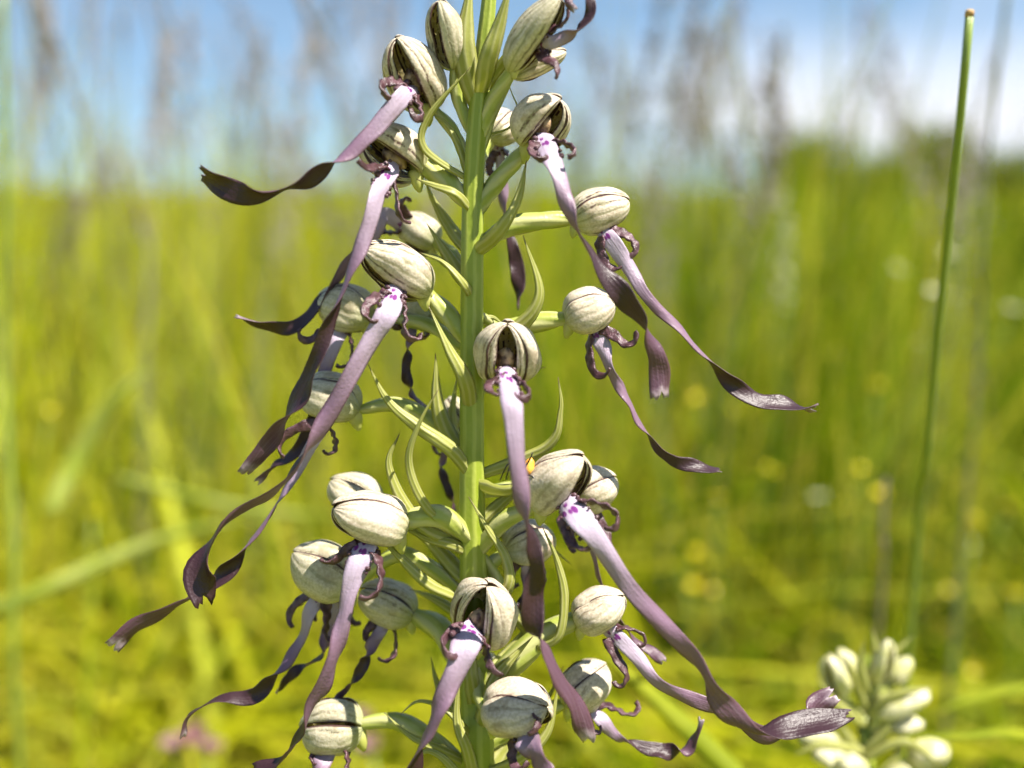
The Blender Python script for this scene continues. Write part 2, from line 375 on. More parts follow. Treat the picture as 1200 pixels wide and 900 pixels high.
def side_lobe(c, t, W, nn, w, sgn, seed, length, curl, flip):
    """a crinkled hooked strap that leaves the shoulder of the lip"""
    r = np.random.default_rng(seed); n = 34
    i0 = 5; t = t[[min(k_ + 5, len(t) - 1) for k_ in range(len(t))]]; p = c[i0] + W[i0] * sgn * w[i0] * 0.40
    th = sgn * r.uniform(0.55, 1.0); pts = [p]; ds = length / n
    drift = r.uniform(-0.25, 0.45)
    for i in range(n - 1):
        f = i / n
        if f < 0.45: th += -sgn * 0.030
        else: th += flip * sgn * curl / (n * 0.55) * (0.5 + 1.0 * (f - 0.45) / 0.55)
        d = t[i0] * math.cos(th) + W[i0] * math.sin(th) + nn[i0] * (drift * (1 - f))
        p = p + nrm(d) * ds * (1.15 - 0.35 * f); pts.append(p)
    C = np.array(pts); tt = nrm(np.gradient(C, axis=0))
    nl = nn[i0] + 0.6 * W[i0] * sgn
    wl = nrm(np.cross(tt, nl)); n2 = np.cross(wl, tt)
    v = np.linspace(0, 1, n); u = np.linspace(-1, 1, 7)
    hw = 0.00080 * (1.25 - 0.80 * v) * (1 + 0.12 * np.sin(v * 19 + r.uniform(0, 6)))
    ro = r.uniform(-.5, .9) + 1.3 * v
    wl2 = np.cos(ro)[:, None] * wl + np.sin(ro)[:, None] * n2; n3 = np.cross(wl2, tt)
    G = C[:, None] + u[None, :, None] * hw[:, None, None] * wl2[:, None]
    e = np.abs(u)[None] ** 2
    G = G + n3[:, None] * (e * 0.00042 * r.uniform(.3, 1.1) * (1 - 0.6 * v)[:, None] * np.sin(v[:, None] * 33 + (u[None] > 0) * 1.9 + r.uniform(0, 6)))[..., None]
    return shell(G, 0.00042 * (1.2 - 0.5 * np.abs(u))[None], np.dstack(np.meshgrid(u, v)))

# ------------------------------------------------------------------ ground
def gz(x, y):
    r = np.hypot(x, y); a = np.arctan2(x, y); f = np.clip((r - 8) / 32, 0, 1); f = f * f * (3 - 2 * f)
    return f * (.02 + .10 * np.sin(11 * a + 2) + .07 * np.sin(23 * a) + .60 * np.clip(-a * 1.5, 0, 1)) + .012 * np.sin(x * 2.1) * np.cos(y * 1.7) * np.clip(r - .2, 0, 1)
def make_ground():
    rs = np.concatenate([np.linspace(0, 6, 14), np.geomspace(8, 1500, 18)]); na = 144
    V = []
    for q in rs:
        for a in np.linspace(0, 2 * np.pi, na, endpoint=False):
            x, y = q * math.cos(a), q * math.sin(a)
            V.append((x, y, float(gz(x, y))))
    F = [(i * na + j, i * na + (j + 1) % na, (i + 1) * na + (j + 1) % na, (i + 1) * na + j) for i in range(len(rs) - 1) for j in range(na)]
    F = [f[::-1] for f in F]
    o = obj('ground', V, F, M['ground']); o['kind'] = 'structure'; o['label'] = 'earth and low turf under the flowering meadow'
make_ground()

# ------------------------------------------------------------------ the orchid
root_at = P(549, 905, 0.0).copy(); root_at[2] = 0
orchid = empty('lizard_orchid', root_at)
tag(orchid, 'tall lizard orchid in sharp focus with long twisted purple ribbon lips', 'orchid')

stem_px = [(577, -60, 0), (573, 0, 0), (566, 70, 0), (559, 150, 0), (554, 240, 0), (553, 340, 0), (553, 440, 0), (553, 540, 0), (554, 640, 0), (556, 740, 0), (558, 830, 0), (560, 920, 0)]
stem_w = [13, 17, 21, 24, 26, 27, 28, 30, 32, 35, 38, 40]
sp = [P(*p) for p in stem_px]; sr = [w * 0.5 * PXM(p[1], 0) for w, p in zip(stem_w, stem_px)]
b0 = sp[-1]
for f, dx in ((0.25, 0.001), (0.5, 0.003), (0.75, 0.004), (1.0, 0.005)):
    q = b0 + (np.array([root_at[0], root_at[1], -0.01]) - b0) * f; sp.append(q); sr.append(0.0031 + 0.0008 * f)
S = spline(sp, 150, np.array(sr)[:, None])
jit = 1 + 0.02 * np.sin(np.linspace(0, 60, 150)) + 0.015 * np.sin(np.linspace(0, 143, 150))
part('stem', tube(S[:, :3], S[:, 3] * jit, 26, 6, 0.022, 0.9), M['stem'], orchid)

FL = [
 # name-free rows: B, T, width px, opening (dx,dy,dd), ovary pts (x,y,d,w), lip rows, flags
 dict(B=(505,132,.3), T=(464,40,-.3), w=64, o=(-.45,.35,-.82), ov=[(549,188,.1),(530,152,.2),(508,128,.3)], ow=13,
      lip=[(490,108,-.3,16,15),(470,116,-.7,24,5),(435,156,-.9,21,10),(402,185,-1.,21,25),(372,204,-1.,22,62),(340,222,-1.,23,20),(288,229,-.9,28,0),(256,216,-.8,30,-25),(236,204,-.7,26,-35)], open=1),
 dict(B=(495,205,.2), T=(424,152,-.1), w=64, o=(-.45,.50,-.75), ov=[(549,240,.0),(523,212,.1),(490,192,.2)], ow=23,
      lip=[(455,206,-.5,18,5),(443,226,-.8,25,0),(430,272,-1.,20,0),(412,318,-1.1,18,8),(391,368,-1.1,19,20),(375,408,-1.1,19,55),(362,438,-1.,24,70),(347,468,-.9,31,25),(323,506,-.8,28,15),(306,530,-.8,20,50),(288,553,-.7,23,15)], open=1),
 dict(B=(505,345,.1), T=(424,286,-.3), w=70, o=(-.66,.52,-.55), ov=[(552,405,.0),(533,378,.1),(505,350,.2)], ow=22,
      lip=[(468,338,-.6,20,0),(456,362,-.9,28,0),(437,395,-1.,24,0),(411,440,-1.1,22,5),(386,485,-1.1,22,10),(360,525,-1.1,24,0),(335,562,-1.,26,10),(292,592,-.9,28,30),(259,615,-.9,30,50),(243,640,-.8,34,75),(233,672,-.8,42,25),(241,704,-.8,28,0)], open=1),
 dict(B=(512,290,1.3), T=(466,252,1.5), w=50, o=(-.5,.8,-.2), ov=[(548,318,.6),(530,298,.9),(510,284,1.2)], ow=14, green=1,
      lip=[(462,246,1.1,14,0),(452,252,1.,20,0),(438,274,.9,18,10),(405,312,.9,16,20),(376,350,.8,20,40),(347,382,.7,18,72),(315,383,.7,18,40),(278,372,.6,15,30)]),
 dict(B=(436,376,1.), T=(372,346,1.1), w=62, o=(-.3,.9,.2), ov=[(549,412,.3),(500,380,.7),(436,374,1.)], ow=15, green=1,
      lip=[(400,384,.8,16,10),(392,402,.7,20,0),(376,450,.7,16,20),(352,522,.6,14,30),(322,545,.6,16,50),(302,564,.5,10,60)]),
 dict(B=(505,372,1.1), T=(462,350,1.5), w=46, o=(-.3,.9,.1), ov=[(551,400,.5),(530,388,.8),(505,372,1.1)], ow=13, green=1,
      lip=[(484,366,.9,11,10),(481,400,.7,12,20),(476,435,.6,12,35),(483,462,.6,18,10),(496,478,.6,14,30)]),
 dict(B=(423,482,.6), T=(350,450,.6), w=66, o=(-.3,.9,.3), ov=[(549,545,.2),(505,492,.4),(462,474,.5),(423,480,.6)], ow=17, green=1,
      lip=[(385,492,.4,14,10),(374,508,.2,16,10),(354,542,.2,13,20),(326,590,.1,14,30),(291,640,0,20,20),(256,678,0,22,40),(215,704,0,20,58),(175,724,0,22,50),(150,740,0,23,20),(133,757,0,20,20)]),
 dict(B=(476,625,-.4), T=(388,590,-.8), w=72, o=(-.45,.85,-.2), ov=[(551,632,-.1),(515,605,-.3),(472,612,-.4)], ow=25,
      lip=[(432,635,-.8,22,0),(421,658,-1.,30,0),(409,695,-1.1,21,0),(399,740,-1.2,22,12),(386,785,-1.2,24,18),(366,825,-1.1,24,20),(350,860,-1.,26,30),(330,888,-.9,26,55),(300,906,-.8,24,40)], open=1),
 dict(B=(445,602,.7), T=(387,560,.9), w=54, o=(-.4,.9,.2), ov=[(551,650,.3),(495,604,.5),(445,600,.7)], ow=13, green=1,
      lip=[(402,690,.9,14,0),(386,735,.9,18,20),(376,768,.8,16,30),(348,785,.8,14,45),(325,811,.7,12,20)]),
 dict(B=(418,688,.4), T=(343,644,.4), w=72, o=(-.3,.9,.3), ov=[(551,700,.2),(505,665,.3),(465,650,.4),(418,682,.4)], ow=17, green=1,
      lip=[(376,694,.4,16,10),(364,716,.3,18,10),(353,750,.3,14,20),(331,782,.2,18,30),(299,815,.1,20,40),(268,817,.1,16,58),(240,825,.1,15,50),(220,840,.1,15,20),(214,862,.1,13,0)]),
 dict(B=(487,724,.7), T=(422,688,.9), w=60, o=(-.2,.9,.3), ov=[(551,800,.2),(520,742,.5),(487,722,.7)], ow=26, green=1,
      lip=[(452,732,.6,12,0),(438,752,.5,16,0),(426,780,.4,14,20),(410,802,.4,12,30),(393,821,.4,8,0)]),
 dict(B=(427,852,.2), T=(350,850,.2), w=74, o=(-.1,1,.2), ov=[(553,905,.1),(505,866,.1),(465,845,.2),(427,848,.2)], ow=20, green=1,
      lip=[(388,880,-.1,16,0),(374,902,-.3,24,0),(366,935,-.4,20,0),(350,985,-.4,20,20)]),
 dict(B=(560,752,-.3), T=(574,680,-.9), w=74, o=(-.38,.40,-.83), ov=[(556,640,.0),(585,690,.2),(572,740,.0)], ow=16,
      lip=[(558,728,-.9,24,0),(547,752,-1.3,38,0),(536,782,-1.5,29,0),(521,815,-1.6,26,0),(506,850,-1.6,27,8),(488,890,-1.5,28,18),(470,930,-1.4,28,30),(440,990,-1.2,26,30)], open=2),
 dict(B=(593,450,-.3), T=(595,374,-.8), w=72, o=(.12,.40,-.90), ov=[(554,365,.0),(580,385,.3),(590,430,.0)], ow=14,
      lip=[(598,440,-1.2,20,0),(599,463,-1.6,30,0),(602,500,-1.8,23,0),(608,555,-1.9,22,0),(616,605,-1.9,22,5),(624,640,-1.8,20,20),(629,664,-1.8,20,62),(625,695,-1.7,30,20),(625,732,-1.7,28,45),(633,756,-1.7,26,80),(650,786,-1.6,36,18),(668,816,-1.5,34,10),(680,842,-1.4,28,45),(689,866,-1.3,22,65)], open=2),
 dict(B=(628,596,-.4), T=(684,530,-.9), w=68, o=(.62,.55,-.56), ov=[(555,655,.0),(588,612,-.2),(628,594,-.4)], ow=20,
      lip=[(662,580,-1.,22,0),(676,603,-1.3,34,0),(700,633,-1.5,26,0),(735,685,-1.6,22,5),(775,730,-1.6,22,10),(812,768,-1.5,24,25),(832,800,-1.5,26,70),(852,830,-1.4,30,20),(885,857,-1.3,26,68),(920,851,-1.2,34,140),(960,845,-1.1,38,160),(995,838,-1.,16,170)], open=1),
 dict(B=(672,588,.3), T=(722,557,.4), w=60, o=(.1,1,.2), ov=[(555,580,.1),(610,572,.2),(672,586,.3)], ow=16,
      lip=[(694,600,.2,12,0),(694,640,.3,12,20),(702,675,.3,12,30),(716,710,.4,12,45),(740,746,.4,13,40),(765,765,.3,15,20),(777,775,.3,11,20)]),
 dict(B=(676,732,.0), T=(732,696,-.2), w=60, o=(.3,.95,.1), ov=[(556,815,-.1),(600,778,-.1),(640,742,.0),(678,726,.0)], ow=27,
      lip=[(710,732,-.1,16,0),(722,745,-.3,20,8),(745,768,-.4,18,10),(768,797,-.5,16,20),(800,815,-.5,18,30),(838,828,-.5,20,40),(870,845,-.6,22,30),(900,862,-.6,26,40),(936,848,-.4,30,110),(956,828,-.3,32,25),(976,814,-.3,20,0)]),
 dict(B=(662,828,.4), T=(710,776,.4), w=60, o=(.2,.95,.2), ov=[(558,885,.2),(610,846,.3),(662,824,.4)], ow=18,
      lip=[(696,828,.3,14,0),(705,844,.2,18,0),(722,862,.2,12,20),(745,872,.2,12,50),(775,880,.2,22,20),(803,880,.2,16,58),(815,865,.2,14,30),(822,843,.2,12,0)]),
 dict(B=(574,838,-.6), T=(643,826,-1.2), w=76, o=(.40,.85,-.28), ov=[(557,770,-.1),(560,806,-.3),(574,836,-.6)], ow=18,
      lip=[(610,850,-1.1,24,0),(621,872,-1.5,34,0),(635,895,-1.7,27,0),(655,930,-1.8,26,0),(682,985,-1.8,26,20)], open=1),
 dict(B=(612,172,.0), T=(658,112,-.4), w=64, o=(.25,.45,-.86), ov=[(556,255,.0),(580,216,.0),(612,178,.0)], ow=19,
      lip=[(634,165,-.4,20,0),(644,181,-.8,28,0),(656,210,-1.,22,0),(669,250,-1.1,20,0),(695,300,-1.1,22,10),(728,345,-1.1,28,18),(755,385,-1.,28,28),(768,412,-1.,22,46),(772,435,-.9,27,28),(774,464,-.9,30,0)], open=1),
 dict(B=(668,260,.3), T=(738,232,.4), w=60, o=(.3,.95,.2), ov=[(556,292,.1),(600,265,.2),(668,256,.3)], ow=21,
      lip=[(704,272,.2,14,0),(718,285,.0,22,0),(738,315,-.1,18,0),(760,350,-.2,14,30),(795,385,-.2,14,30),(825,418,-.2,20,40),(855,448,-.2,22,48),(885,467,-.2,23,38),(915,473,-.2,27,28),(953,477,-.2,22,20)]),
 dict(B=(662,377,.2), T=(722,350,.1), w=60, o=(.2,.95,.1), ov=[(555,402,.1),(610,382,.2),(662,373,.2)], ow=22,
      lip=[(696,385,.1,14,0),(705,402,0,20,0),(714,430,-.1,14,10),(735,470,-.1,14,20),(757,508,-.1,16,30),(785,538,-.1,15,56),(815,546,-.1,19,56),(842,550,-.1,20,30)]),
 dict(B=(596,86,-.3), T=(656,-12,-.9), w=45, o=(.80,.45,-.40), ov=[(562,170,.0),(576,122,-.1),(596,88,-.3)], ow=17, green=.5,
      lip=[(622,66,-.5,16,0),(650,49,-.8,17,15),(680,32,-.9,15,35),(692,12,-.9,14,50),(688,-10,-.9,12,60),(674,-14,-.9,11,60),(666,2,-1.,10,60),(674,12,-1.,8,60)], open=1),
 dict(B=(598,90,-.1), T=(664,58,-.1), w=34, o=(.3,.9,.2), ov=[(564,180,.0),(578,130,.0),(598,92,-.1)], ow=12, lip=None),
 dict(B=(532,84,.0), T=(516,-4,-.3), w=44, o=(-.7,.5,-.5), ov=[(557,165,.1),(538,118,.1),(532,82,.0)], ow=15, green=.4, lip=None),
 dict(B=(571,164,.9), T=(602,136,1.5), w=50, o=(.3,.9,.3), ov=[(558,205,.3),(564,184,.6),(571,166,.9)], ow=13,
      lip=[(590,165,1.2,13,0),(588,210,1.2,14,10),(592,250,1.2,14,30),(600,285,1.2,14,40),(607,320,1.2,19,15),(607,361,1.2,10,0)]),
 dict(B=(590,646,.3), T=(650,628,.7), w=62, o=(.3,.9,.2), ov=[(555,705,.1),(574,664,.2),(592,648,.3)], ow=15,
      lip=[(618,668,.6,14,0),(616,690,.6,13,0),(608,715,.6,12,30),(600,735,.6,11,40)]),
 dict(B=(546,498,.9), T=(525,466,1.2), w=32, o=(-.3,.9,.2), ov=[(552,520,.4),(549,508,.7),(546,498,.9)], ow=10, green=1,
      lip=[(528,500,1.2,8,0),(520,535,1.2,9,0),(518,552,1.2,11,20),(528,582,1.2,10,30),(534,612,1.2,8,50)]),
 # a pale flower low on the far side
 dict(B=(545,770,.8), T=(588,800,1.3), w=44, o=(.2,.95,.1), ov=[(556,760,.4),(548,764,.6),(545,770,.8)], ow=12, lip=None, green=.3),
]

M['bud'] = m_simple('bud_sepal', (0.56, 0.54, 0.22), (0.74, 0.69, 0.46), 350, 0.45, 0.25, 0.4)
M['hood_plain'] = m_hood('hood_sepal_plain', 0, 0.5)
M['hood_mid'] = m_hood('hood_sepal_pale_green', 0.2)
def flower(plant, r, i, P_=P, simple=False):
    B, T = P(*r['B']), P(*r['T']); o = VEC(*r['o']); mp_ = PXM(r['B'][1], r['B'][2]); w = r['w'] * mp_ * np.random.default_rng(i + 9).uniform(.86, .96)
    if not r.get('bud'): T = B + (T - B) * .93; B = B + (T - B) * .03
    fl = empty('flower', B, plant)
    g = r.get('green', 0); hm = M['hood_shade_green'] if g >= 1 else (M['bud'] if r.get('bud') else M['hood_mid'] if g else M['hood'] if r['B'][1] < 360 else M['hood_plain'])
    rr = np.random.default_rng(100 + i); op = r.get('open', 0)
    lc, lh = {0: (98, 56), 1: (93, 52), 2: (86, 48)}[op]; gap = 0.1 * op
    o = nrm(o + nrm(np.cross(T - B, o)) * rr.uniform(-.22, .22)); dh = rr.uniform(40, 56)
    part('upper_sepal', sepal(B, T, o, w, rr.uniform(-.12, .12), rad(dh), 0.985, i * 7 + 1, hook=0.06), hm, fl)
    for sgn in (1, -1):
        part('side_sepal', sepal(B, T, o, w, sgn * rad(lc + rr.uniform(-6, 6)), rad(lh + rr.uniform(-3, 5)), 1.06 + rr.uniform(-.03, .05), i * 7 + 3 + sgn, hook=rr.uniform(0, .04), lift=-sgn), hm, fl)
    if op:
        for sgn in (1, -1):
            part('petal', sepal(B, T, o, w, sgn * rad(128 - 3 * op), rad(24), 0.80, i * 7 + 5 + sgn, nv=14, nu=7), M['hood'], fl)
        cc = B + (T - B) * 0.42 + nrm(o) * w * 0.14
        a = nrm(T - B); s = nrm(np.cross(a, o)); part('column', blob(cc, [s * w * .17, nrm(np.cross(s, a)) * w * .17, a * w * .26], i), M['column'], fl)
    # ovary
    ov = np.array([P(*p) for p in r['ov']]); ov = np.vstack([ov, B + (T - B) * 0.06])
    c = spline(ov, 26); v = np.linspace(0, 1, 26)
    part('ovary', tube(c, r['ow'] * mp_ * 0.5 * (0.50 + 0.55 * np.sin(np.pi * np.clip(v * 0.95 + .02, 0, 1)) ** 0.8), 18, 6, 0.10, 2.6 + rr.uniform(-.8, .8)), M['ovary'], fl)
    if r['lip'] is None: return fl
    # spur: short yellowish sac under the hood
    sd_ = nrm(-UPV * 0.8 - nrm(T - B) * 0.35 + nrm(o) * .1); p0 = B + (T - B) * 0.12 + sd_ * w * 0.16
    sc_ = spline([p0 - sd_ * w * .12, p0 + sd_ * w * 0.08, p0 + sd_ * w * .30], 8)
    part('spur', tube(sc_, w * np.array([.15, .15, .145, .135, .12, .10, .07, .03]), 10), M['spur'], fl)
    n = 70
    (vfa, fr) = ribbon([(x, y, d, wq * .92, t_) for x, y, d, wq, t_ in r['lip']], n=n, nu=9, cup=0.22, notch=0.3, wave=0.32, seed=i, hel={0: 190, 1: 330, 2: 200, 6: 340, 7: 190, 12: 200, 13: 340, 14: 0, 16: 0, 19: 350, 20: 330, 21: 300}.get(i), start=B + (T - B) * .38 + nrm(o) * w * .16 if i != 8 else None, prof=lambda v: .45 + .55 * np.clip(v / .05, 0, 1))
    part('lip', vfa, M['lip'], fl)
    cc, t, W, nn, ww = fr
    big = 1.0 if r['w'] > 55 else 0.8
    for sgn in (1, -1):
        part('side_lobe', side_lobe(cc, t, W, nn, ww, sgn, i * 13 + sgn + 5, rr.uniform(0.0065, 0.0105) * big, rr.uniform(1.6, 4.2), rr.choice([-1, -1, -1, 1])), M['lobe'], fl)
    if op:   # dark crinkled fringe along both margins of the throat
        for sgn in (1, -1):
            V = []; F = []; A = []; o_ = 0
            for k in range(9):
                j = 2 + int(k * 1.15); q = cc[j] + W[j] * sgn * ww[j] * (0.46 + rr.uniform(0, .10)) + nn[j] * rr.uniform(-.0003, .0003); s_ = 0.00038 * rr.uniform(.5, 1.35)
                v_, f_, a_ = blob(q, [W[j] * s_ * 1.2, t[j] * s_, nn[j] * s_], i * 31 + k, 7, 5)
                V.append(v_); A.append(a_); F += [tuple(x + o_ for x in f) for f in f_]; o_ += len(v_)
            fo = part('lip_fringe', (np.vstack(V), F, np.vstack(A)), M['lobe'], fl); fo['kind'] = 'stuff'
    return fl

for i, r in enumerate(FL): flower(orchid, r, i)

lance = lambda v: np.clip(np.sin(np.pi * (0.16 + 0.84 * v) ** 0.9), 0.03, 1) * (1 - 0.25 * v)
BR = [  # bracts: points x,y,d ; width ; twist
 ([(560,300,-.3),(585,270,-.5),(607,233,-.5),(617,188,-.5)], 22, 15), ([(553,215,.2),(498,175,-.2),(503,136,-.3),(552,78,-.4)], 12, 20),
 ([(563,120,-.3),(572,70,-.4),(585,30,-.5),(600,-25,-.6)], 25, 10), ([(553,130,-.1),(545,60,-.2),(552,-30,-.2)], 30, 10),
 ([(560,110,.1),(580,90,.0),(605,55,-.2),(628,30,-.2)], 20, 35),
 ([(557,410,-.2),(607,384,-.2),(632,343,-.3),(613,276,-.3)], 20, 15), ([(556,560,-.1),(640,524,-.1),(657,480,-.2),(654,442,-.2)], 17, 10),
 ([(551,640,-.2),(490,612,-.3),(456,548,-.4),(468,508,-.4)], 22, 15), ([(551,632,-.3),(503,598,-.5),(479,543,-.7),(492,495,-.8),(514,456,-.8)], 13, 25),
 ([(549,560,-.2),(530,528,-.4),(490,500,-.5),(455,470,-.5),(430,425,-.5)], 19, 25), ([(550,545,.1),(535,525,.1),(514,480,.1),(510,414,.1)], 22, 15),
 ([(558,485,-.4),(545,445,-.5),(525,408,-.5),(502,358,-.4)], 21, 20), ([(562,720,-.3),(594,690,-.5),(593,655,-.5),(573,622,-.5),(549,582,-.4)], 18, 15),
 ([(630,760,-.2),(655,745,-.3),(661,697,-.3),(652,655,-.3),(636,618,-.3)], 14, 15), ([(548,708,-.2),(505,686,-.3),(468,652,-.4),(440,622,-.4)], 19, 25),
 ([(548,650,-.1),(530,638,-.2),(495,628,-.2),(470,612,-.2)], 16, 20), ([(550,690,.2),(528,660,.3),(500,632,.3),(470,618,.3)], 22, 30),
 ([(552,340,.2),(538,320,.3),(515,285,.3),(500,262,.3)], 20, 25), ([(553,350,-.2),(545,335,-.3),(520,308,-.3),(492,296,-.2)], 13, 30),
 ([(551,225,.1),(545,190,.1),(527,150,.1),(505,132,.1)], 18, 25), ([(555,250,-.2),(535,228,-.3),(510,218,-.3),(488,210,-.3)], 18, 40),
 ([(556,840,-.3),(553,800,-.4),(552,770,-.4),(556,720,-.5)], 20, 10), ([(560,870,-.4),(575,820,-.5),(585,790,-.5),(625,745,-.4)], 26, 20),
 ([(556,900,-.2),(520,880,-.2),(480,862,-.2),(450,835,-.2)], 13, 25), ([(553,880,-.3),(540,850,-.4),(520,830,-.4),(490,822,-.4),(468,838,-.3)], 12, 20),
 ([(570,910,-.3),(600,895,-.5),(640,860,-.5),(655,800,-.4)], 20, 15), ([(556,630,-.1),(590,612,-.1),(612,600,-.1),(580,610,-.1)][:3], 16, 25),
 ([(558,620,.2),(575,600,.2),(600,580,.2),(622,575,.1)], 18, 20), ([(555,380,.2),(575,372,.2),(590,380,.1)], 8, 20),
 ([(554,930,-.6),(548,880,-.7),(535,840,-.7),(540,770,-.7)], 16, 20), ([(566,760,.1),(578,720,.2),(572,690,.2),(566,650,.2)], 12, 20),
 ([(566,160,.1),(590,155,.1),(580,120,.1),(594,88,.0)][:1] + [(596,150,.1),(606,128,.1),(600,110,.1),(592,88,.0)], 3, 20),
 ([(560,565,-.1),(590,574,-.3),(618,566,-.3),(630,560,-.3)], 26, 35), ([(553,920,.2),(590,880,.3),(612,850,.3)], 30, 25),
 ([(556,960,-.4),(530,900,-.6),(500,880,-.6),(480,905,-.5)], 14, 15), ([(560,700,.3),(600,720,.4),(640,760,.4),(655,790,.4)], 20, 30),
 ([(552,300,.4),(530,270,.6),(508,235,.7),(496,205,.7)], 17, 20), ([(552,330,.3),(525,310,.6),(505,300,.7),(480,300,.8)], 16, 35), ([(553,470,.3),(575,450,.4),(600,440,.5),(640,430,.5)], 14, 30),
 ([(556,560,.3),(540,530,.5),(530,490,.6),(536,440,.6)], 15, 20), ([(554,740,.3),(530,715,.4),(505,700,.5),(480,690,.5)], 15, 30), ([(557,800,.2),(590,770,.4),(615,740,.5),(622,700,.5)], 15, 25),
 ([(557,850,.1),(530,830,.2),(512,800,.3),(505,770,.3)], 14, 20), ([(560,870,.3),(600,850,.4),(640,820,.5),(660,780,.5)], 14, 25), ([(556,640,.3),(590,625,.5),(640,640,.6),(668,660,.6)], 14, 30),
]
for j, (pts, w, tw) in enumerate(BR):
    sx_ = float(np.interp(pts[0][1], [q[1] for q in stem_px], [q[0] for q in stem_px]))
    if abs(pts[0][0] - sx_) < 25: pts = [(sx_, pts[0][1], .05)] + list(pts[1:])
    k = len(pts); rows = [(x, y, d, w * 1.0, tw + 25 * math.sin(j + m * 1.1)) for m, (x, y, d) in enumerate(pts)]
    vfa, _ = ribbon(rows, n=34, nu=7, cup=0.55, prof=lance, th=0.32, wave=0.05, seed=500 + j)
    part('bract', vfa, M['bract'], orchid)

# ------------------------------------------------------------------ small insect behind the front lip
ia = P(607, 553, -.75)
ins = empty('insect', ia); tag(ins, 'tiny orange insect with thin black legs behind the central hanging lip', 'insect')
e1, e2, e3 = RGT, UPV, FWD
part('abdomen', blob(P(620, 548, -.75), [e1 * .0009 + e2 * .0004, e3 * .0007, e2 * .0013], 3), M['orange'], ins)
part('thorax', blob(P(610, 553, -.75), [e1 * .0008, e3 * .0006, e2 * .0006], 4), M['black'], ins)
part('head', blob(P(602, 556, -.75), [e1 * .00045, e3 * .0004, e2 * .0004], 5), M['black'], ins)
for a in ([(608,552,-.8),(597,543,-.8),(592,549,-.8),(586,563,-.7)], [(609,554,-.8),(599,546,-.9),(595,554,-.9),(593,562,-.8)], [(614,550,-.8),(622,536,-.9),(624,530,-.9)],
          [(616,556,-.8),(626,560,-.9),(634,572,-.8)], [(610,556,-.7),(604,566,-.7),(600,572,-.6)], [(614,556,-.7),(618,566,-.7),(622,574,-.6)]):
    c = spline([P(*q) for q in a], 12); part('leg', tube(c, np.linspace(.00016, .00009, 12), 6), M['black'], ins)

# ------------------------------------------------------------------ second orchid, out of focus at the lower right
DEP2 = 5.6
o2_at = P(1012, 960, DEP2).copy(); o2_at[2] = 0
orch2 = empty('lizard_orchid', o2_at); tag(orch2, 'young pale orchid spike with cream buds, blurred at the lower corner', 'orchid')
c = spline([P(1022, 770, DEP2), P(1016, 820, DEP2), P(1012, 880, DEP2), P(1012, 960, DEP2), np.array([o2_at[0], o2_at[1], -.01])], 40)
part('stem', tube(c, np.linspace(.0014, .0034, 40), 14, 6, .06, 2), M['stem'], orch2)
B2 = [((985,815,-.3),(972,770,-.4),44,(-.6,.5,-.5)), ((1030,800,-.3),(1040,752,-.5),36,(.3,.6,-.6)),
      ((1045,800,.1),(1066,772,.1),36,(.5,.7,-.3)), ((1030,838,-.4),(1086,812,-.4),42,(.3,.9,-.3)), ((1042,852,-.2),(1080,848,-.2),38,(.3,.9,-.3)),
      ((1066,892,-.2),(1110,876,-.3),52,(.3,.8,-.5)), ((985,870,-.3),(938,862,-.3),42,(-.4,.8,-.4)), ((992,900,-.5),(956,880,-.6),44,(-.4,.8,-.4)),
      ((1010,905,-.7),(985,892,-1.),46,(-.1,.8,-.6)), ((1005,795,.2),(985,762,.3),30,(-.4,.6,.2)),
      ((1040,925,-.4),(1060,900,-.8),40,(.3,.8,-.5)), ]
for i, (B, T, w, o) in enumerate(B2):
    w *= .68; B = (B[0], B[1], B[2] + DEP2); T = (T[0], T[1], T[2] + DEP2)
    sy = B[1] + 26; sx = 1016 + (sy - 820) * -.04
    flower(orch2, dict(B=B, T=T, w=w, o=o, ov=[(sx, sy, DEP2), ((sx + B[0]) / 2, (sy + B[1]) / 2 + 4, DEP2 + (B[2] - DEP2) * .5), B], ow=12, lip=None, green=.3, bud=1), 60 + i)
for j, (pts, w) in enumerate([([(1018,800,-.3),(1026,770,-.4),(1022,735,-.4)], 12), ([(1014,830,-.3),(1000,790,-.5),(990,765,-.5)], 12), ([(1018,800,.1),(1040,770,.1),(1030,748,.1)], 11),
                              ([(1014,880,-.4),(1040,850,-.5),(1058,800,-.5)], 12), ([(1012,890,-.3),(985,850,-.5),(972,815,-.5)], 12), ([(1012,930,-.4),(1048,890,-.5),(1062,855,-.5)], 13), ([(1016,810,-.5),(1008,780,-.8),(1012,750,-.9)], 13), ([(1016,840,-.3),(1050,815,-.6),(1092,805,-.7)], 15), ([(1014,850,-.4),(975,820,-.7),(955,790,-.8)], 13), ([(1012,880,-.4),(965,872,-.6),(930,885,-.6)], 14), ([(1012,890,-.4),(1060,870,-.6),(1105,900,-.6)], 13), ([(1020,790,-.2),(1048,765,-.3),(1070,745,-.3)], 11)]):
    vfa, _ = ribbon([(x, y, d + DEP2, w, 20) for x, y, d in pts], n=20, nu=5, cup=.5, prof=lance, seed=700 + j); part('bract', vfa, M['bract'], orch2)

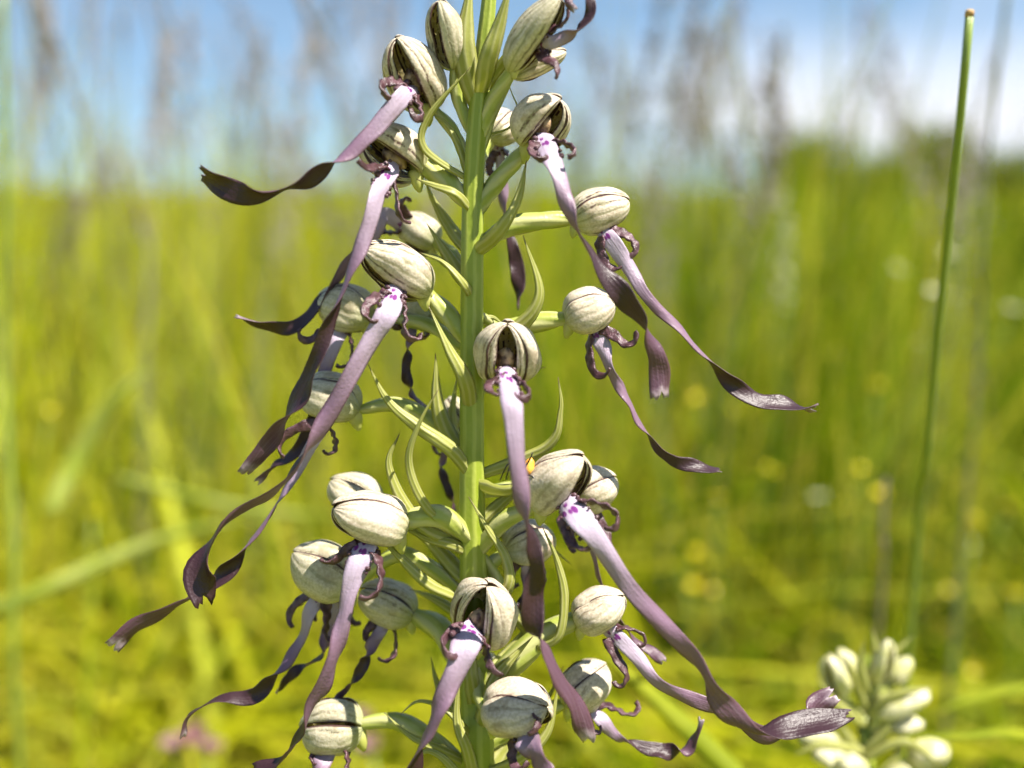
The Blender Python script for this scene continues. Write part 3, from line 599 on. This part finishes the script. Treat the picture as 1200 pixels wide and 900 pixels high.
# ------------------------------------------------------------------ single stalks and blades that can be picked out
def stalk(pxs, zs, wpx, label, name='grass_stalk', mat='stalk', cut=False, group=None):
    pts = [U(x, y, z) for (x, y), z in zip(pxs, zs)]
    g = pts[-1].copy(); pts.append(np.array([g[0] + (g[0] - pts[0][0]) * .15, g[1] + .01, 0.0]))
    e = empty(name, pts[-1]); tag(e, label, 'grass', group)
    c = spline(pts, 50); r0 = wpx[0] * .5 * zs[0] / FPX; r1 = wpx[1] * .5 * zs[-1] / FPX
    part('stem', tube(c, np.linspace(r0, r1, 50), 12, 5, .04, 1), M[mat], e)
    if cut:
        d = nrm(c[0] - c[1]); part('tip', tube(np.array([c[0] - d * .0002, c[0] + d * .0007, c[0] + d * .0010]), np.array([r0 * 1.06, r0 * 1.02, r0 * .6]), 12), M['cut'], e)
    return e
stalk([(1136, 18), (1125, 140), (1105, 330), (1085, 540), (1066, 740)], [.180, .186, .205, .235, .27], (10, 12), 'single upright green rush stem with a blunt brown cut tip', cut=True)
stalk([(1182, -20), (1165, 120), (1150, 300), (1142, 480)], [.36, .37, .38, .40], (6, 6), 'soft blurred green stalk rising behind the cut rush stem', mat='drystalk')
stalk([(3, -20), (8, 200), (6, 420), (16, 640), (24, 900)], [.36, .36, .37, .37, .38], (7, 8), 'blurred green stalk running the full height of the frame edge')
stalk([(1038, 560), (1033, 640), (1030, 730)], [.33, .33, .34], (5, 6), 'thin dark dry stem low beside the cut rush stem', mat='bark')

def blade(rows, label, dep, mat='bract', group=None):
    """rows x,y,z metres,width px,twist -> one broad leaf on its own"""
    rr = [(x, y, (z - D0) * 100 + (450 - y) / 75 * TILT, w, t) for x, y, z, w, t in rows]
    vfa, _ = ribbon(rr, n=40, nu=5, cup=.35, prof=lambda v: np.clip(1.0 - np.clip((v - .55) / .45, 0, 1) ** 1.6, .05, 1), th=.5, wave=.05, seed=len(label))
    o = part('bent_grass', vfa, M[mat], None); tag(o, label, 'grass blade', group); return o
k = N('broad_blade'); u, v, q = k.attr('puv'); c = k.mix(k.step(k.noise(60, 3), .35, .65), (0.20, 0.24, 0.008), (0.30, 0.32, 0.015))
M['blade'] = k.finish(c, .6, .4, spec=.12)
k = N('pale_blade'); c = k.mix(k.step(k.noise(60, 3), .35, .65), (0.28, 0.34, 0.04), (0.38, 0.42, 0.10)); M['pale'] = k.finish(c, .6, .4, spec=.12)
blade([(1290, 905, .26, 20, 60), (1200, 862, .25, 22, 55), (1130, 862, .245, 20, 60), (1050, 864, .24, 12, 50)], 'green grass blade lying level across the blurred young orchid', .25, 'blade')
blade([(1240, 800, .30, 14, 30), (1150, 815, .29, 14, 30), (1090, 838, .28, 8, 30)], 'thin grass blade slanting just above the level one', .3, 'blade')
blade([(960, 990, .22, 26, 20), (860, 905, .23, 28, 20), (770, 820, .24, 26, 30), (690, 750, .25, 12, 30)], 'wide yellow-green leaf slanting up behind the lowest right-hand lips', .24, 'blade')
for lab, rows in (
    ('broad pale blade arching over low grass below the left ribbons', [(-60, 730, .42, 24, 20), (30, 700, .42, 28, 10), (120, 660, .43, 28, 10), (210, 625, .44, 20, 20), (330, 600, .45, 8, 20)]),
    ('short bright folded blade highest among the left grass', [(60, 600, .45, 30, 10), (95, 530, .46, 34, 10), (140, 460, .46, 24, 30), (200, 420, .47, 8, 10)]),
    ('thin straw blade lying level behind the middle left hood', [(140, 560, .5, 14, 10), (260, 590, .5, 16, 10), (340, 602, .5, 16, 10), (430, 606, .5, 10, 10)])):
    blade([(x, y, z, w * .62, t) for x, y, z, w, t in rows], lab, .4, 'pale', 'broad blades among the left grass')

# ------------------------------------------------------------------ flowers in the meadow
def copy_tree(o, parent=None):
    c = o.copy(); COL.objects.link(c); c.parent = parent
    for ch in list(o.children): copy_tree(ch, c)
    return c
def cup_flower(name, mat, np_, size, stemh, cup):
    ORG_at = np.zeros(3); e = empty(name, ORG_at)
    tube_c = spline([(0.012, 0.004, -stemh), (0.004, 0.0, -stemh * .5), (0, 0, -.001)], 14)
    part('stem', tube(tube_c, np.linspace(.0011, .0007, 14), 7), M['stalk'], e)
    for a in range(np_):
        an = 2 * math.pi * a / np_; ca, sa = math.cos(an), math.sin(an)
        v = np.linspace(0, 1, 7); u = np.linspace(-1, 1, 6)
        wv = size * .5 * np.sin(np.pi * (.12 + .78 * v)) ** .8
        x = size * v * (1 - .2 * cup * v); y = u[None] * wv[:, None]; z = cup * size * v ** 1.5 * .9
        G = np.dstack([np.broadcast_to(x[:, None], y.shape), y, z[:, None] + .18 * size * (u ** 2)[None] * v[:, None]])
        G = np.dstack([G[..., 0] * ca - G[..., 1] * sa, G[..., 0] * sa + G[..., 1] * ca, G[..., 2]])
        part('petal', shell(G, .0003, np.dstack(np.meshgrid(u, v))), M[mat], e)
    part('flower_centre', blob(np.array([0, 0, size * .12]), [np.array([size * .25, 0, 0]), np.array([0, size * .25, 0]), np.array([0, 0, size * .2])], 8), M['yellow' if mat != 'pink' else 'pink'], e)
    return e
def scatter(proto, spots, labels, group, cat):
    for i, (x, y, z) in enumerate(spots):
        o = proto if i == 0 else copy_tree(proto); p = U(x, y, z); o.location = p; ORG[o.name] = p
        o.rotation_euler = (rng.uniform(-.3, .5), rng.uniform(-.3, .3), rng.uniform(0, 6.28))
        tag(o, labels(x, y, z), cat, group)
bc = cup_flower('buttercup', 'yellow', 5, .0044, .32, .75)
scatter(bc, [(840, 588, .62), (815, 650, .66), (812, 690, .60), (980, 415, 1.0), (1140, 612, .62), (1182, 596, .66), (1142, 790, .55), (1150, 680, .72), (985, 735, .6), (885, 640, .8), (950, 480, 1.1), (1040, 500, .95), (860, 480, 1.0), (700, 720, .7), (1120, 510, .9), (930, 690, .75), (1190, 700, .55), (760, 560, .9)] + [(float(rng.uniform(640, 1200)), float(rng.uniform(430, 880)), float(rng.uniform(.55, 1.0))) for _ in range(22)] + [(float(rng.uniform(20, 430)), float(rng.uniform(480, 880)), float(rng.uniform(.5, .9))) for _ in range(6)],
        lambda x, y, z: 'small yellow buttercup blurred in the grass ' + ('under the left ribbon lips' if x < 500 else 'beside the slanting leaf behind the low lips' if x < 800 else 'between the long ribbons and the cut rush stem' if x < 1060 else 'beyond the cut rush stem'), 'buttercups scattered in the meadow', 'flower')
wf = cup_flower('white_flower', 'white', 6, .0046, .34, .5)
scatter(wf, [(960, 585, .62), (1130, 265, .62), (1185, 365, .60), (1120, 350, .66), (1052, 318, .7), (1080, 405, .7), (1095, 345, .55), (1110, 300, .58)],
        lambda x, y, z: 'small whitish flower blurred ' + ('alone in the low grass' if y > 500 else 'near the top of the grass just before the cut rush stem' if x < 1100 else 'in the grass past the cut rush stem'), 'white flowers in the meadow', 'flower')
pf = cup_flower('pink_flower', 'pink', 7, .006, .38, .9)
scatter(pf, [(72, 240, .9), (18, 215, .95), (60, 255, 1.0), (160, 256, .95), (200, 226, 1.0), (95, 245, 1.1), (228, 868, .42), (246, 885, .43), (420, 850, .44), (205, 880, .42), (405, 870, .45), (434, 882, .43), (50, 432, .8)],
        lambda x, y, z: 'small pink flower head blurred ' + ('at the far edge of the meadow under the sky' if y < 300 else 'alone beside the edge stalk' if y < 500 else 'low in the grass under the left ribbons' if x < 300 else 'low in the grass behind the lowest left hood'), 'pink flowers in the meadow', 'flower')
# one more pale spike far behind, right of the long lips
fs_at = U(917, 400, .75).copy(); fs_at[2] = 0
fs = empty('flower_spike', fs_at); tag(fs, 'distant whitish flower spike blurred behind the right-hand ribbons', 'flower')
c = spline([U(914, 225, .75), U(917, 400, .75), fs_at], 30); part('stem', tube(c, np.linspace(.0012, .002, 30), 8), M['stalk'], fs)
for q in range(24):
    a = q * 2.4; yy = 232 + q * 5.6; b = U(915, yy, .75) + np.array([math.cos(a), math.sin(a), .1]) * (.0015 + .005 * min(1, q / 14) * rng.uniform(.5, 1.2))
    d = nrm(np.array([math.cos(a), math.sin(a), .5])); s = nrm(np.cross(d, [0, 0, 1.])); part('floret', blob(b, [d * .0036, s * .0028, np.cross(d, s) * .0024], q, 8, 6), M['white'], fs)

# ------------------------------------------------------------------ tall seeding grasses
def seed_grass(seed, h, kind):
    r = np.random.default_rng(seed); e = empty('seeding_stalk', np.zeros(3))
    lean = r.uniform(.05, .2); az = r.uniform(0, 6.28)
    s = np.linspace(0, 1, 22); c = np.stack([lean * h * s ** 2.4 * math.cos(az), lean * h * s ** 2.4 * math.sin(az), h * s * (1 - .05 * s)], 1)
    part('stem', tube(c, np.linspace(.0018, .0009, 22), 6), M['drystalk'], e)
    V = []; F = []; A = []; o_ = 0; t = nrm(np.gradient(c, axis=0))
    for q in range(90 if kind else 60):
        f = r.uniform(.80 if kind else .86, 1.0); i = f * 21; i0 = min(int(i), 20); p = c[i0] + (c[i0 + 1] - c[i0]) * (i - i0)
        d = nrm(r.normal(size=3)); off = d * (r.uniform(.002, .022) * (1.05 - f) * 6 if kind else .0022) + np.array([0, 0, r.uniform(0, .008)])
        ax = nrm(t[i0] + d * .5); sx = nrm(np.cross(ax, [.3, .8, .1]))
        v_, f_, a_ = blob(p + off, [sx * .0019, np.cross(ax, sx) * .0017, ax * .0052], q, 5, 4)
        V.append(v_); A.append(a_); F += [tuple(x + o_ for x in g) for g in f_]; o_ += len(v_)
    hd = part('seed_head', (np.vstack(V), F, np.vstack(A)), M['seed'], e); hd['kind'] = 'stuff'
    return e
protos = [seed_grass(900 + i, 1.0, i % 2) for i in range(6)]
spots = []
for i in range(125):
    z = rng.uniform(.62, 1.6); x = rng.uniform(-80, 1280)
    if i % 6 == 0: x = rng.uniform(-60, 450)
    if x > 880 and rng.uniform() < .55: x -= rng.uniform(200, 900)
    top = rng.uniform(-70, 175); p = U(x, 400, z); hz = H + (233 - top) / FPX * z * 0.98
    spots.append((p[0], p[1], hz))
for i, (x, y, hh) in enumerate(spots):
    o = protos[i] if i < 6 else copy_tree(protos[i % 6])
    o.location = (x, y, 0); q = hh; o.scale = (0.55 + q * .45, 0.55 + q * .45, q); o.rotation_euler = (0, 0, rng.uniform(0, 6.28))
    tag(o, 'tall thin grass stalk with ' + ('feathery open' if i % 2 else 'narrow dense') + ' seed head, blurred ' + ('left' if x < -.01 else 'right') + ' of the orchid', 'grass', 'tall seeding grasses against the sky')

# ------------------------------------------------------------------ meadow grass (nobody could count it)
def grass_mesh(x, y, h, w, bend, col, seg=5):
    n = len(x); az = rng.uniform(0, 2 * np.pi, n); tw = az + np.pi / 2 + rng.normal(0, .5, n)
    s = np.linspace(0, 1, seg); z0 = gz(x, y); V = np.zeros((n, seg, 2, 3)); A = np.zeros((n, seg, 2, 3)); q = rng.uniform(0, 1, n)
    for i, f in enumerate(s):
        hx = bend * h * f ** 1.9; zz = h * (f - 0.38 * np.minimum(bend, 1.3) * f ** 2.2)
        cx, cy = x + hx * np.cos(az), y + hx * np.sin(az)
        ww = w * (1 - f ** 2.2) * .5 + w * .03
        for k, sg in enumerate((-1, 1)):
            V[:, i, k, 0] = cx + sg * ww * np.cos(tw); V[:, i, k, 1] = cy + sg * ww * np.sin(tw); V[:, i, k, 2] = zz - 0.01 + z0
            A[:, i, k, 0] = col; A[:, i, k, 1] = f; A[:, i, k, 2] = q
    base = (np.arange(n) * seg * 2)[:, None]
    Fq = np.concatenate([base + np.array([2 * i, 2 * i + 1, 2 * i + 3, 2 * i + 2]) for i in range(seg - 1)], 0)
    return V.reshape(-1, 3), Fq, A.reshape(-1, 3)
def zone(n, r0, r1, half, h0, h1, w0, w1, b0, b1, tuft=18, spread=.022, a0=0.0, pale=False):
    """blades grow in tufts; each tuft has its own height, tint and lean"""
    m = max(4, n // tuft); r = rng.uniform(0, 1, m) * (r1 - r0) + r0; a = rng.uniform(-half, half, m) + a0
    tx, ty = r * np.sin(a), r * np.cos(a); th_ = rng.uniform(.5, 1.2, m); tcol = np.clip(rng.normal(.54, .40, m) - .42 * np.clip(tx / (.25 * r + .05), -.5, 1), 0, .95); tb = rng.uniform(.5, 1.3, m)  # tint drops rightward: greener grass, with shade of dark clumps painted in
    k = rng.integers(0, m, n); sp_ = spread * np.maximum(1, r[k] / 1.5)
    x, y = tx[k] + rng.normal(0, 1, n) * sp_, ty[k] + rng.normal(0, 1, n) * sp_
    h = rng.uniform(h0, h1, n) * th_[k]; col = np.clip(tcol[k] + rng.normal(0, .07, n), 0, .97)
    col = np.where(rng.uniform(0, 1, n) < .07, rng.uniform(.9, 1, n), col)
    if pale: col = rng.uniform(.72, .97, n)
    w = rng.uniform(w0, w1, n); b = rng.uniform(b0, b1, n) * tb[k]
    ok = (np.hypot(x, y) > .24) & ((np.hypot(x, y) > .42) | (h < .24))
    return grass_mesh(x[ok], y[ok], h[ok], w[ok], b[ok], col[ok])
def bulk(name, parts_, mat):
    vs = np.vstack([p[0] for p in parts_]); at = np.vstack([p[2] for p in parts_]); off = 0; fs_ = []
    for p in parts_: fs_.append(p[1] + off); off += len(p[0])
    f = np.vstack(fs_); me = bpy.data.meshes.new(name)
    me.vertices.add(len(vs)); me.vertices.foreach_set('co', vs.astype(np.float32).ravel())
    me.loops.add(f.size); me.loops.foreach_set('vertex_index', f.astype(np.int32).ravel())
    me.polygons.add(len(f)); me.polygons.foreach_set('loop_start', np.arange(0, f.size, 4, dtype=np.int32))
    me.update(calc_edges=True); me.polygons.foreach_set('use_smooth', np.ones(len(f), bool))
    a = me.attributes.new('gc', 'FLOAT_VECTOR', 'POINT'); a.data.foreach_set('vector', at.astype(np.float32).ravel())
    me.materials.append(mat); o = bpy.data.objects.new(name, me); COL.objects.link(o); return o
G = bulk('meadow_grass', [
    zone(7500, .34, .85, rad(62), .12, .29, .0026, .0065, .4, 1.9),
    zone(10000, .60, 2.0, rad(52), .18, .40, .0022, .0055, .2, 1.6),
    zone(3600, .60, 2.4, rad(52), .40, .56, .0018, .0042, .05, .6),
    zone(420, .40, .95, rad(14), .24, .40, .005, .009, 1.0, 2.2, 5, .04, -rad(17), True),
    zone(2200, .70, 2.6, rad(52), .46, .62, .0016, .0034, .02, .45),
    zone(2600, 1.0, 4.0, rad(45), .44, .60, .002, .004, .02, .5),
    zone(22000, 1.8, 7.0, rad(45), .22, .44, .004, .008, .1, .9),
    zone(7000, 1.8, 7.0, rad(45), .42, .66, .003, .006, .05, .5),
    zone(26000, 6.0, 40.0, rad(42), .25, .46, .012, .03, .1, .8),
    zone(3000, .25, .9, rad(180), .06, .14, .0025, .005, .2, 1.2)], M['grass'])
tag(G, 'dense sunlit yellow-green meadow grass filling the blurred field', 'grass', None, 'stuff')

# ------------------------------------------------------------------ bushes on the far side of the field
def bush(px, z, wpx, top, seed, label):
    r = np.random.default_rng(seed); at = U(px, 300, z).copy(); at[2] = float(gz(at[0], at[1])); e = empty('bush', at)
    tag(e, label, 'bush', 'bushes at the far edge of the field')
    hh = H + (233 - top) / FPX * z; R = wpx * .5 / FPX * z
    for k in range(5):
        a = r.uniform(0, 6.28); c = spline([at + [0, 0, -.05], at + [R * .15 * math.cos(a), R * .15 * math.sin(a), hh * .4], at + [R * .5 * math.cos(a), R * .5 * math.sin(a), hh * .8]], 10)
        part('trunk', tube(c, np.linspace(.07, .02, 10), 7), M['bark'], e)
    n = 8000; cl = r.normal(size=(26, 3)); cl = nrm(cl) * r.uniform(.35, .85, (26, 1)); cl[:, 2] = cl[:, 2] * .75 + .12; cl = np.vstack([cl, np.stack([r.uniform(-.8, .8, 26), r.uniform(-.5, .5, 26), r.uniform(-.62, -.1, 26)], 1)])
    ids = r.integers(0, 52, n); pp = cl[ids] + r.normal(size=(n, 3)) * .17
    pp = pp * np.array([R, R, hh * .62]) + at + np.array([0, 0, hh * .36]); pp[:, 2] = np.clip(pp[:, 2], .05, None)
    d = nrm(r.normal(size=(n, 3))); s = nrm(np.cross(d, r.normal(size=(n, 3)))); sz = .05 + .05 * r.uniform(0, 1, (n, 1))
    V = np.stack([pp - d * sz, pp + s * sz * .45, pp + d * sz, pp - s * sz * .45], 1).reshape(-1, 3)
    F = [(4 * i, 4 * i + 1, 4 * i + 2, 4 * i + 3) for i in range(n)]
    obj('crown', V, F, M['leaf'], e, smooth=False)
for a in ((948, 26, 120, 152, 1, 'rounded dark bush, first from the pale flower spike'), (1072, 27, 125, 150, 2, 'rounded dark bush just to one side of the cut rush stem'),
          (1010, 30, 160, 190, 3, 'lower bush in the dip between two rounded bushes'), (1165, 28, 150, 182, 4, 'bush beyond the cut rush stem near the frame edge'), (1270, 29, 150, 186, 5, 'bush cut off by the frame edge')):
    bush(*a)
